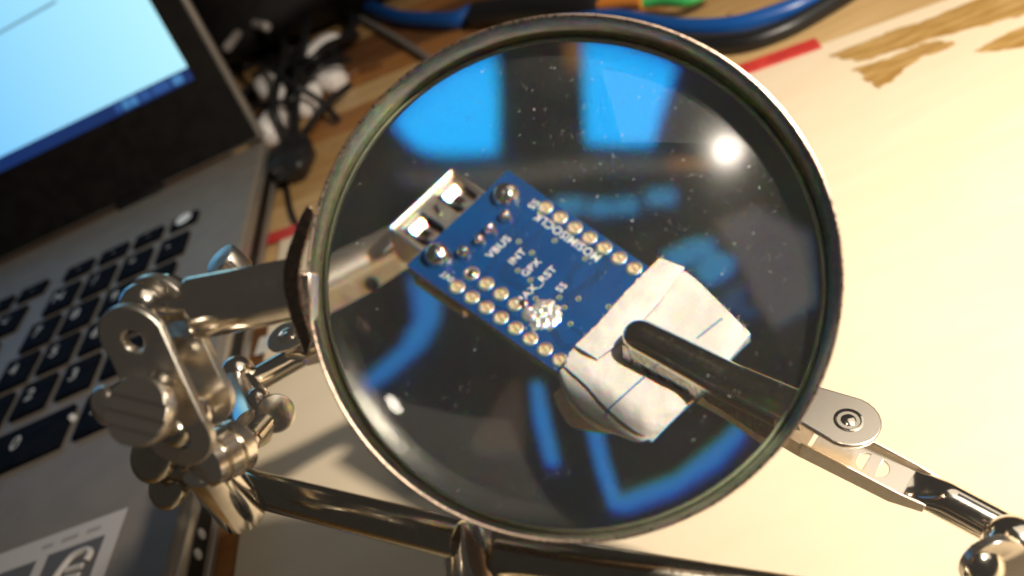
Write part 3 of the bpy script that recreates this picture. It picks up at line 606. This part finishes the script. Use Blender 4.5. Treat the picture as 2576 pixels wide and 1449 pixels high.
# the rolled fold joining upper and lower layers on the tail side
TF = np.array([[(1888, 838, 1.4), (1884, 852, .2), (1872, 868, -1.6)], [(1815, 925, 1.6), (1810, 936, .2), (1798, 948, -1.8)], [(1750, 995, 1.5), (1745, 1006, .0), (1735, 1015, -1.8)], [(1640, 1110, .0), (1636, 1110, -.8), (1628, 1108, -1.6)]], float)
psheet(TF, 11.0, 30, 8, torn=False, nm='paper_fold', k=.03)
gridab = [(i / 40, j / 40) for i in range(41) for j in range(41)]; gridq = np.array([net(a, b_) for a, b_ in gridab])
def ink(pts):
    P = []
    for p in smoothpath([np.array([*q, 0.]) for q in pts], 6):
        i = np.argmin(((gridq[:, :2] - p[:2]) ** 2).sum(1)); q = crumple(np.array([p[0], p[1], gridq[i, 2]]), .13, .03, 1.0); P.append(LP(p[0], p[1], q[2] + .03))
    MB().tube(P, .15, 6).build('ruled_line', INK, paper)
ink([(1548, 1014), (1590, 976), (1626, 945), (1664, 919), (1700, 890)]); ink([(1755, 850), (1790, 822), (1817, 801)])
ink([(1524, 1037), (1536, 1024), (1548, 1014)])
# loose paper fibres on the torn edges
fb = MB()
for i in range(70):
    a = RNG.random(); q = np.array(net(0, a)) if i < 45 else np.array(net(RNG.random(), 0)); an = RNG.uniform(0, 6.28); L = RNG.uniform(5, 17)
    p0 = LP(*q); p1 = LP(q[0] + L * .5 * math.cos(an), q[1] + L * .5 * math.sin(an), q[2] + .3); p2 = LP(q[0] + L * math.cos(an + .4), q[1] + L * math.sin(an + .4), q[2] + .3)
    fb.tube([p0, p1, p2], .022, 4)
tag(fb.build('paper_fibres', PAPER, paper), kind='stuff')

# ------------------------------------------------------------------ alligator clips
def make_clip(tip, tail, zdir, label, rivet_hole, JM, LM):
    x = nrm(tail - tip); z = nrm(zdir - (zdir @ x) * x); y = np.cross(z, x); L = np.linalg.norm(tail - tip)
    def P(a, b_, c): return tip + x * a + y * b_ + z * c
    t = thing('alligator_clip', tip, label, 'clip', 'alligator clips on the helping hand')
    JL = 31.5; R_ = 3.1
    def jaw(a, s):
        X = a * JL; tp = math.sqrt(max(1 - (1 - min(X / 2.6, 1)) ** 2, 0.02)); r = (2.45 + 1.0 * a) * (.30 + .70 * tp)
        if s < .2: q = (-r, -1.7 * (1 - s / .2)); sk = 1 - s / .2
        elif s > .8: q = (r, -1.7 * (s - .8) / .2); sk = (s - .8) / .2
        else:
            th = math.pi * (1 - (s - .2) / .6); q = (r * math.cos(th), r * .72 * math.sin(th)); sk = 0
        zz = q[1]
        if sk > 0 and X < 15: zz += (1.0 * math.sin(X * 2.3) - .5) * min(X / 2, 1) * sk
        if sk > .5 and X > 17: zz -= (sk - .5) * 2 * min((X - 17) / 6, 1) * 1.2
        return P(X, q[0], zz + .10 * max(X - 16, 0))
    MB().sheet(jaw, 90, 30, .45, -z).build('upper_jaw', JM, t, angle=50)
    # thumb pad with its riveted dimple
    o = []
    for k in range(13): an = math.radians(-90 + 15 * k); o.append((JL + 13.5 + 5.1 * math.cos(an), 5.1 * math.sin(an)))
    o += [(JL + 6, 4.0), (JL - 1, 3.5), (JL - 1, -3.5), (JL + 6, -4.0)]
    pz = lambda X: 1.4 + 2.0 + .13 * (X - JL)
    MB().prism([P(X, Y_, pz(X)) for X, Y_ in o], -z * .9).build('thumb_pad', NICKEL_R, t, bevel=.35, seg=3)
    rc = P(JL + 13.6, 0, pz(JL + 13.6)); rn = nrm(z - x * .13)
    MB().lathe(rc, rn, [(-.3, 2.3), (.12, 2.25), (.2, 1.95), (.02, 1.75), (-.25, 1.5), (-.25, 1.3), (.1, 1.15), (.28, .8), (.34, 0)], 36).build('rivet', NICKEL, t)
    for sg in (-1, 1):   # cheeks under the pad
        MB().prism([P(JL - 6, sg * 3.3, 1.8), P(JL + 7, sg * 3.5, 3.4), P(JL + 8, sg * 3.5, 1.2), P(JL + 1, sg * 3.4, -2.2), P(JL - 6, sg * 3.3, -.6)], y * -sg * .45).build('cheek', NICKEL_R, t, bevel=.1)
    # lower jaw: open channel that narrows into the crimped barrel
    def low(a, s):
        X = 1.0 + a * (JL + 8); hw = 2.5 + 1.3 * min(max((X - 18) / 14, 0), 1) - .05 * max(X - 44, 0); dep = 3.4 if X > 8 else 2.2 + .15 * X
        top = -.7 if X < 15 else -.7 - .05 * (X - 15)
        if s < .3: q = (-hw, top - (dep) * (s / .3))
        elif s > .7: q = (hw, top - (dep) * ((1 - s) / .3))
        else: th = (s - .3) / .4; q = (-hw + 2 * hw * th, top - dep - .5 * math.sin(math.pi * th))
        return P(X, q[0], q[1] - (.75 * math.sin(X * 2.1 + .5) if (s < .02 or s > .98) and 2 < X < 15 else 0))
    MB().sheet(low, 80, 24, .4, z * .6).build('lower_jaw', LM, t, angle=50)
    for sg in (-1, 1):
        MB().prism([P(JL + 8.6, sg * 3.75, -1.5), P(L - 16, sg * 3.5, -1.3), P(L - 12, sg * 3.1, -1.2), P(L - 12, sg * 3.1, -3.2), P(L - 17, sg * 3.5, -4.6), P(JL + 8.6, sg * 3.75, -5.4)], -y * sg * .4).build('side_wall', LM, t, bevel=.08)
    # coil spring between the jaws
    MB().tube([P(JL - 4 + 1.9 * math.cos(k * .5), -2.2 + 4.4 * k / 60, -1.2 + 1.9 * math.sin(k * .5)) for k in range(61)], .38, 8).build('spring', NICKEL_D, t)
    # perforated web and barrel
    X0, X1 = JL + 10, L - 14
    outer = [P(X0, -2.8, -1.9), P(X1, -2.6, -2.4), P(X1 + 3, -1.6, -2.6), P(X1 + 3, 1.6, -2.6), P(X1, 2.6, -2.4), P(X0, 2.8, -1.9)]
    def hole(cx, h0, h1): return [P(cx + 1.6 * math.cos(v_), 2.0 * math.sin(v_), -1.9 - (cx - X0) * .04) for v_ in np.linspace(h0, h1, 9)]
    pz2 = lambda X: -2.6 - (X - X0) * .02 + .12 * (X - mid0)
    mid0 = (X0 + X1) / 2
    def flat(pts): return [P(X, Y_, pz2(X)) for X, Y_ in pts]
    mid = (X0 + X1) / 2 + .8
    h1_ = [(mid - .5 + 1.9 * math.cos(v_), 1.9 * math.sin(v_)) for v_ in np.linspace(math.pi / 2 + .15, 3 * math.pi / 2 - .15, 9)]
    h2_ = [(mid + .9 + 1.9 * math.cos(v_), 1.9 * math.sin(v_)) for v_ in np.linspace(-math.pi / 2 + .15, math.pi / 2 - .15, 9)]
    MB().holed(flat([(X0, -2.8), (X1, -2.5), (X1 + 1.5, -1.6), (X1 + 1.5, 1.6), (X1, 2.5), (X0, 2.8)]), [flat(h1_), flat(h2_)], -z * .35)  .build('web', NICKEL_R, t, bevel=.06)
    def barrel(a, s):
        X = L - 15.5 + 16.5 * a; th = 2 * math.pi * s; f = min(a / .35, 1); f = f * f * (3 - 2 * f)
        rz = 1.0 + (2.95 - 1.0) * f; ry = 3.3 + (2.95 - 3.3) * f
        return P(X, ry * math.cos(th), -2.3 + rz * math.sin(th) + .6 * f)
    MB().sheet(barrel, 24, 28).build('barrel', NICKEL, t, angle=60)
    MB().prism([P(L - 9, -.2, 1.20), P(L, -.15, 1.20), P(L, .15, 1.20), P(L - 9, .2, 1.20)], z * .08).build('barrel_seam', DARKHOLE, t)
    if rivet_hole:
        for sg in (-1, 1): MB().lathe(P(7.5, sg * 2.95, -2.6), y * sg, [(0, .9), (.35, .9), (.4, .55), (.2, .5), (.2, 0)], 20).build('rivet_hole', DARKHOLE, t)
    return t
def tocam(p): return nrm(EYE - p)
tipR = LP(1578, 826, 4.4); tailR = Q(2560, 1336, 126)
sdR = nrm(wd(np.array([-.40, -.92, 0]))); fR = math.radians(34)
make_clip(tipR, tailR, math.cos(fR) * tocam(tipR) - math.sin(fR) * sdR, 'alligator clip biting the white folded paper, its riveted thumb pad right of the lens', False, NICKEL_D, NICKEL_L)
tipL = lens_d(1022, 590, 195); tailL = Q(640, 942, 198)
sdL = nrm(wd(np.array([-.42, .90, 0]))); fL = math.radians(52)
make_clip(tipL, tailL, math.cos(fL) * tocam(tipL) + math.sin(fL) * sdL, 'alligator clip gripping the USB socket, left half of the lens', True, NICKEL_L, NICKEL_L)

# ------------------------------------------------------------------ magnifying glass
mg = thing('magnifying_glass', wp(LENS_C), 'round magnifying glass in a narrow nickel rim held over the circuit board', 'magnifier')
axw = wd(AXIS); rimw = wp(RIM_C); lcw = wp(LENS_C)
RO = 33.05
def ring(t, r, k, n): a, b_, d_ = frame(axw); th = 2 * math.pi * k / n; return rimw + d_ * t + (a * math.cos(th) + b_ * math.sin(th)) * r
prof = [(0.0, RO - .12), (-.14, RO + .06), (-.10, RO + .22), (.15, RO + .32), (5, RO + .32), (9.6, RO + .32), (9.9, RO + .22), (9.9, RO + .1), (9.0, RO + .02), (5, RO + .02), (.2, RO - .02)]
NS = 256; vs = []; n = len(prof)
for k in range(NS):
    jig = .05 * mnoise.noise(Vector((k * .9, 0, 3))) + .05 * mnoise.noise(Vector((k * .21, 7, 3)))
    vs += [ring(t + (jig if t < .1 else 0), r + (jig * .8 if t < .2 else 0), k, NS) for t, r in prof]
fs = [(k * n + i, k * n + (i + 1) % n, ((k + 1) % NS) * n + (i + 1) % n, ((k + 1) % NS) * n + i) for k in range(NS) for i in range(n)]
rb_ = MB().add(vs, fs); rb_.mi = [1 if i >= 7 else 0 for k in range(NS) for i in range(n)]; rb_.build('rim', [RIMM, RIMIN], mg, angle=50)
# lens: two spherical faces, ground chamfer and edge
b = MB(); a_, b2_, d_ = frame(axw); NA = 192; NRG = 40
def lv(t, r, k): th = 2 * math.pi * k / NA; return lcw + d_ * t + (a_ * math.cos(th) + b2_ * math.sin(th)) * r
sag = lambda r: LENS_R - math.sqrt(LENS_R ** 2 - r ** 2)
front = [(-(LENS_EDGE + SAG) + sag(LENS_CLEAR * i / NRG), LENS_CLEAR * i / NRG) for i in range(1, NRG + 1)]
back = [((LENS_EDGE + SAG) - sag(LENS_CLEAR * i / NRG), LENS_CLEAR * i / NRG) for i in range(NRG, 0, -1)]
edge = [(-LENS_EDGE + .55, LENS_RAD - .02), (LENS_EDGE - .55, LENS_RAD - .02)]
allr = front + edge + back
vs = [lv(-(LENS_EDGE + SAG), 0, 0)] + [lv(t, r, k) for t, r in allr for k in range(NA)] + [lv(LENS_EDGE + SAG, 0, 0)]
fs = [(0, 1 + (k + 1) % NA, 1 + k) for k in range(NA)]; mi = [0] * NA
for i in range(len(allr) - 1):
    m_ = 0 if i < NRG - 1 else (1 if i < NRG + 2 else 2)
    for k in range(NA): fs.append((1 + i * NA + k, 1 + i * NA + (k + 1) % NA, 1 + (i + 1) * NA + (k + 1) % NA, 1 + (i + 1) * NA + k)); mi.append(m_)
last = len(vs) - 1; o_ = 1 + (len(allr) - 1) * NA
fs += [(last, o_ + k, o_ + (k + 1) % NA) for k in range(NA)]; mi += [2] * NA
b.v = [np.asarray(v) for v in vs]; b.f = fs; b.mi = mi
b.build('lens', [GLASSF, EDGEG, GLASSR], mg, angle=12)
# lint and dust lying on the front face
b = MB()
for i in range(1050):
    r = LENS_CLEAR * .97 * math.sqrt(RNG.random()); th = RNG.random() * 6.283
    if RNG.random() < .45: th = RNG.normal(2.6, .7)
    t = -(LENS_EDGE + SAG) + sag(r) - .02; c = lcw + d_ * t + (a_ * math.cos(th) + b2_ * math.sin(th)) * r
    if i < 960:
        s_ = min(.018 + RNG.exponential(.024), .13); an = RNG.random() * 6.28; m_ = RNG.uniform(.5, 1)
        b.add([c + (a_ * math.cos(an + q) + b2_ * math.sin(an + q)) * s_ * (m_ if j % 2 else 1) - d_ * .01 for j, q in enumerate((0, 1.57, 3.14, 4.71))], [(0, 1, 2, 3)])
    else:
        an = RNG.random() * 6.28; L = RNG.uniform(.2, .6); cv = RNG.uniform(-1.6, 1.6)
        b.tube([c - d_ * .03 + (a_ * math.cos(an + cv * s) + b2_ * math.sin(an + cv * s)) * L * s for s in (0, .35, .7, 1)], .012, 4)
tag(b.build('dust', DUSTM, mg, smooth=False), kind='stuff')
# saddle plate that carries the rim, socket tube, neck and ball
sad_l = [(772, 516), (752, 552), (738, 590), (722, 635), (713, 680), (714, 725), (722, 770), (735, 815), (752, 860), (769, 897)]
sad_r = [(783, 862), (776, 825), (763, 785), (755, 740), (752, 705), (756, 665), (765, 625), (775, 590), (787, 548), (786, 525)]
vec = wd(nrm(cray(748, 706) + np.array([.05, 0, 0]))) * 6.0
pp_ = [Q(x, y, 104.5) for x, y in sad_l + sad_r]
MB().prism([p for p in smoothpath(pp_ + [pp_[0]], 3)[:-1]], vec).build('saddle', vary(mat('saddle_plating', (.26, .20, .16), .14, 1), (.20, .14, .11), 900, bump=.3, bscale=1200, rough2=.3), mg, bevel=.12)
hA, hB = Q(474, 778, 108), Q(742, 727, 110.5)
MB().lathe(hA, hB - hA, [(0, 3.3), (.15, 3.75), (.7, 4.05), (np.linalg.norm(hB - hA), 4.05)], 48).build('handle', NICKEL, mg)
nA = Q(372, 770, 108.5)
MB().lathe(nA, hA - nA, [(0, 1.5), (2.4, 1.5), (2.5, 1.75), (3.3, 1.75), (3.4, 1.55), (np.linalg.norm(hA - nA) + .3, 1.55)], 28).build('stem', NICKEL, mg)
MB().ball(Q(362, 768, 108.6), 3.0).build('ball', NICKEL, mg, angle=80)
MB().box(Q(772, 750, 109.5), (wd([1, 0, 0]), wd([0, 1, 0]), wd([0, 0, 1])), (1.1, 3.4, 2.0)).build('saddle_tab', NICKEL_R, mg, bevel=.4)

# ------------------------------------------------------------------ helping hand: bars, joints, thumbscrews, post, base
hh = thing('helping_hand', on_z(1240, 2350, 0), 'nickel helping hand stand with bars, ball joints and thumbscrews', 'stand')
nP = nrm(np.array([-.20, -.42, -.88])); offP = np.array([.85, 3.9, 5.2])
C1, C2 = cray(335, 860) * 104, cray(441, 1092) * 103
def stadium(c1, c2, n, r, holes, th, name, m):
    a = nrm(c2 - c1); a = nrm(a - (a @ n) * n); bb = np.cross(n, a); o = []
    for k in range(17): an = math.radians(90 + 180 * k / 16); o.append(c1 + r * (a * math.cos(an) + bb * math.sin(an)))
    for k in range(17): an = math.radians(-90 + 180 * k / 16); o.append(c2 + r * (a * math.cos(an) + bb * math.sin(an)))
    H_ = [[h + hr * (a * math.cos(q_) + bb * math.sin(q_)) for q_ in np.linspace(0, 2 * math.pi, 24, endpoint=False)] for h, hr in holes]
    return MB().holed([wp(p) for p in o], [[wp(p) for p in h] for h in H_], wd(-n) * th).build(name, m, hh, bevel=.22, seg=3)
PLATE = vary(mat('brushed_plate', (.76, .71, .63), .30, 1), (.70, .65, .58), 300, bump=.25, bscale=1600, rough2=.38, stretch=(1, 1, 8), dist=.00006)
stadium(C1, C2, nP, 4.75, [(C1, 1.5), (C2 + (C2 - C1) * .06, 1.4)], 1.25, 'joint_plate', PLATE)
stadium(C1 + offP, C2 + offP, nP, 4.5, [(C1 + offP, 1.4)], 1.3, 'joint_plate', PLATE)
b1c = C1 + offP * .5 - nP * .3; 
MB().ball(wp(C2 + offP * .5 - nP * .3), 3.0).build('joint_ball', NICKEL, hh, angle=80)
MB().ball(wp(C2 - nP * .6), 2.0, wd(nP)).build('ball_face', NICKEL_D, hh, angle=80)
# thumbscrew through the middle of the joint
cm_ = (C1 + C2) / 2; kc = cray(357, 1034) * 99.2; sax = nrm(kc - cm_)
MB().rod(wp(cm_ + offP * 1.35), wp(kc), 1.5, 20).build('screw_shaft', NICKEL, hh)
ka = nrm(np.array([-.18, .10, -.97])); ax3 = wd(ka); kw = wp(kc)
_b = MB().lathe(kw + ax3 * -1.3, ax3, [(0, 3.5), (.25, 3.95), (.7, 4.1), (2.2, 4.1), (2.3, 4.0), (2.3, 0)], 48)
ga = wd(nrm(np.array([.98, -.19, -.2]))); ga = nrm(ga - (ga @ ax3) * ax3); gb = np.cross(ax3, ga)
for y0_, y1_ in ((-3.95, -2.0), (-1.95, -.3), (-.25, 1.5), (1.55, 3.95)):      # stepped grip bands
    loop = []
    for q_ in np.linspace(y0_, y1_, 7): loop.append((math.sqrt(max(4.0 ** 2 - q_ * q_, .01)), q_))
    loop += [(-x_, q_) for x_, q_ in reversed(loop)]
    n_ = len(loop); hgt = lambda q_: 2.32 + .62 * (y1_ - q_) / (y1_ - y0_)
    _b.add([kw - ax3 * 1.3 + ga * x_ + gb * q_ + ax3 * 2.2 for x_, q_ in loop] + [kw - ax3 * 1.3 + ga * x_ + gb * q_ + ax3 * hgt(q_) for x_, q_ in loop],
           [tuple(range(n_ - 1, -1, -1)), tuple(range(n_, 2 * n_))] + [(i, (i + 1) % n_, n_ + (i + 1) % n_, n_ + i) for i in range(n_)])
_b.build('thumbscrew', NICKEL_R, hh, kw, bevel=.10)
MB().ball(wp(cray(266, 1022) * 101.5), 2.5, wd([.6, .2, .7]), squash=.55).build('thumbscrew_wing', NICKEL_R, hh, angle=80)
# lower clamp: ring collar, block, left bar
l0, l1 = Q(508, 1172, 111), Q(612, 1112, 117)
MB().lathe(l0, l1 - l0, [(0, 2.6), (.3, 3.2), (1.5, 3.3), (1.6, 3.0), (2.1, 3.0), (2.2, 3.55), (3.9, 3.65), (4.1, 3.3), (4.6, 3.3), (4.7, 3.75), (6.2, 3.75), (6.5, 3.4), (7.4, 2.6)], 40).build('ring_collar', NICKEL_R, hh)
k0, k1 = Q(515, 1165, 113.5), Q(612, 1293, 124)
MB().rod(k0, k1, 3.45, 40, .5).build('bar_block', NICKEL, hh)
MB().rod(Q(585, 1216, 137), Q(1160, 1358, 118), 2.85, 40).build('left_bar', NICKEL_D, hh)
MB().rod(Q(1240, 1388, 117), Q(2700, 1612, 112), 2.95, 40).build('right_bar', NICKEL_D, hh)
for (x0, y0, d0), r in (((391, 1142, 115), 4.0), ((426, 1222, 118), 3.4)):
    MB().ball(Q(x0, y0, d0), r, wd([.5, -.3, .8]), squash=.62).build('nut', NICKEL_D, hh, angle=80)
MB().rod(Q(400, 1150, 117), Q(520, 1180, 117), 2.6, 24).build('nut_shaft', NICKEL_D, hh)
MB().rod(Q(430, 1215, 120), Q(530, 1180, 119), 2.0, 24).build('nut_shaft', NICKEL_D, hh)
# rear thumbscrew with threaded shaft
f0, f1 = Q(632, 1105, 127), Q(668, 1062, 131); d01 = np.linalg.norm(f1 - f0)
MB().lathe(f0, f1 - f0, [(-3, 1.5)] + [(d01 * i / 24, 1.75 if i % 2 else 1.4) for i in range(25)], 24).build('threaded_shaft', NICKEL, hh)
rp_ = Q(692, 1040, 131.5); ra = wd(nrm(np.array([.28, .25, -.93])))
MB().lathe(rp_ - ra * .9, ra, [(0, 2.6), (.3, 3.0), (1.5, 3.0), (1.8, 2.6), (1.8, 0)], 36).build('thumbscrew', NICKEL_R, hh)
MB().ball(Q(652, 1006, 134), 2.1, wd([.8, .5, .2]), squash=.8).build('thumbscrew_waist', NICKEL_R, hh, angle=80)
# thumbscrew standing up behind the handle
ua_ = wd(nrm(np.array([-.55, .62, -.55]))); uc = Q(572, 665, 117.5)
MB().lathe(uc - ua_ * 2.5, ua_, [(0, 2.2), (.3, 2.75), (3.6, 2.75), (3.9, 2.5), (4.0, 0)], 36, squash=.9).build('thumbscrew', NICKEL_R, hh)
MB().lathe(Q(398, 716, 112) - wd([0, .3, .1]), wd(nrm(np.array([-.05, .8, -.45]))), [(-1.6, 2.2), (-1.0, 3.3), (-.5, 3.45), (.1, 3.2), (.5, 2.7), (.9, 0)], 40).build('cap_nut', NICKEL, hh)
# ball joint of the left clip
jb = Q(598, 936, 198)
MB().ball(jb, 3.9).build('joint_ball', NICKEL, hh, angle=80)
MB().rod(jb, Q(660, 1000, 192), 2.0, 24).build('joint_stem', NICKEL, hh)
MB().rod(Q(590, 970, 194), Q(640, 1080, 140), 3.3, 28).build('joint_link', NICKEL_R, hh)
# centre clamp tube under the lens and the post
t0, t1 = Q(1192, 1322, 121), Q(1206, 1640, 114)
MB().lathe(t0, t1 - t0, [(0, 3.6), (.25, 4.1), (.8, 4.35), (np.linalg.norm(t1 - t0), 4.35)], 48).build('centre_clamp', NICKEL, hh)
pf = t1.copy(); pf[2] = 12
MB().rod(t1 + ez * 3, pf - ez * 1, 4.4, 40).build('post', NICKEL, hh)
bb_ = t1.copy(); bb_[2] = 1.5
MB().lathe(bb_, ez, [(0, 30), (1, 31), (6, 29), (9, 20), (11, 9), (11.5, 0)], 64).build('base', IRON, hh)
# right ball joint
stadium(cray(2505, 1425) * 113, cray(2620, 1640) * 112, nrm(np.array([.10, -.45, -.89])), 4.4, [], 1.3, 'joint_plate', NICKEL_R)
MB().ball(Q(2552, 1372, 118.5), 4.2).build('joint_ball', NICKEL, hh, angle=80)
MB().ball(Q(2478, 1420, 113), 2.9, wd([.4, .3, -.85]), squash=.7).build('joint_knob', NICKEL, hh, angle=80)
MB().rod(Q(2545, 1365, 119), Q(2640, 1560, 118), 2.6, 24).build('joint_stem', NICKEL, hh)

for o in bpy.data.objects:
    if '_o' in o.keys(): del o['_o']
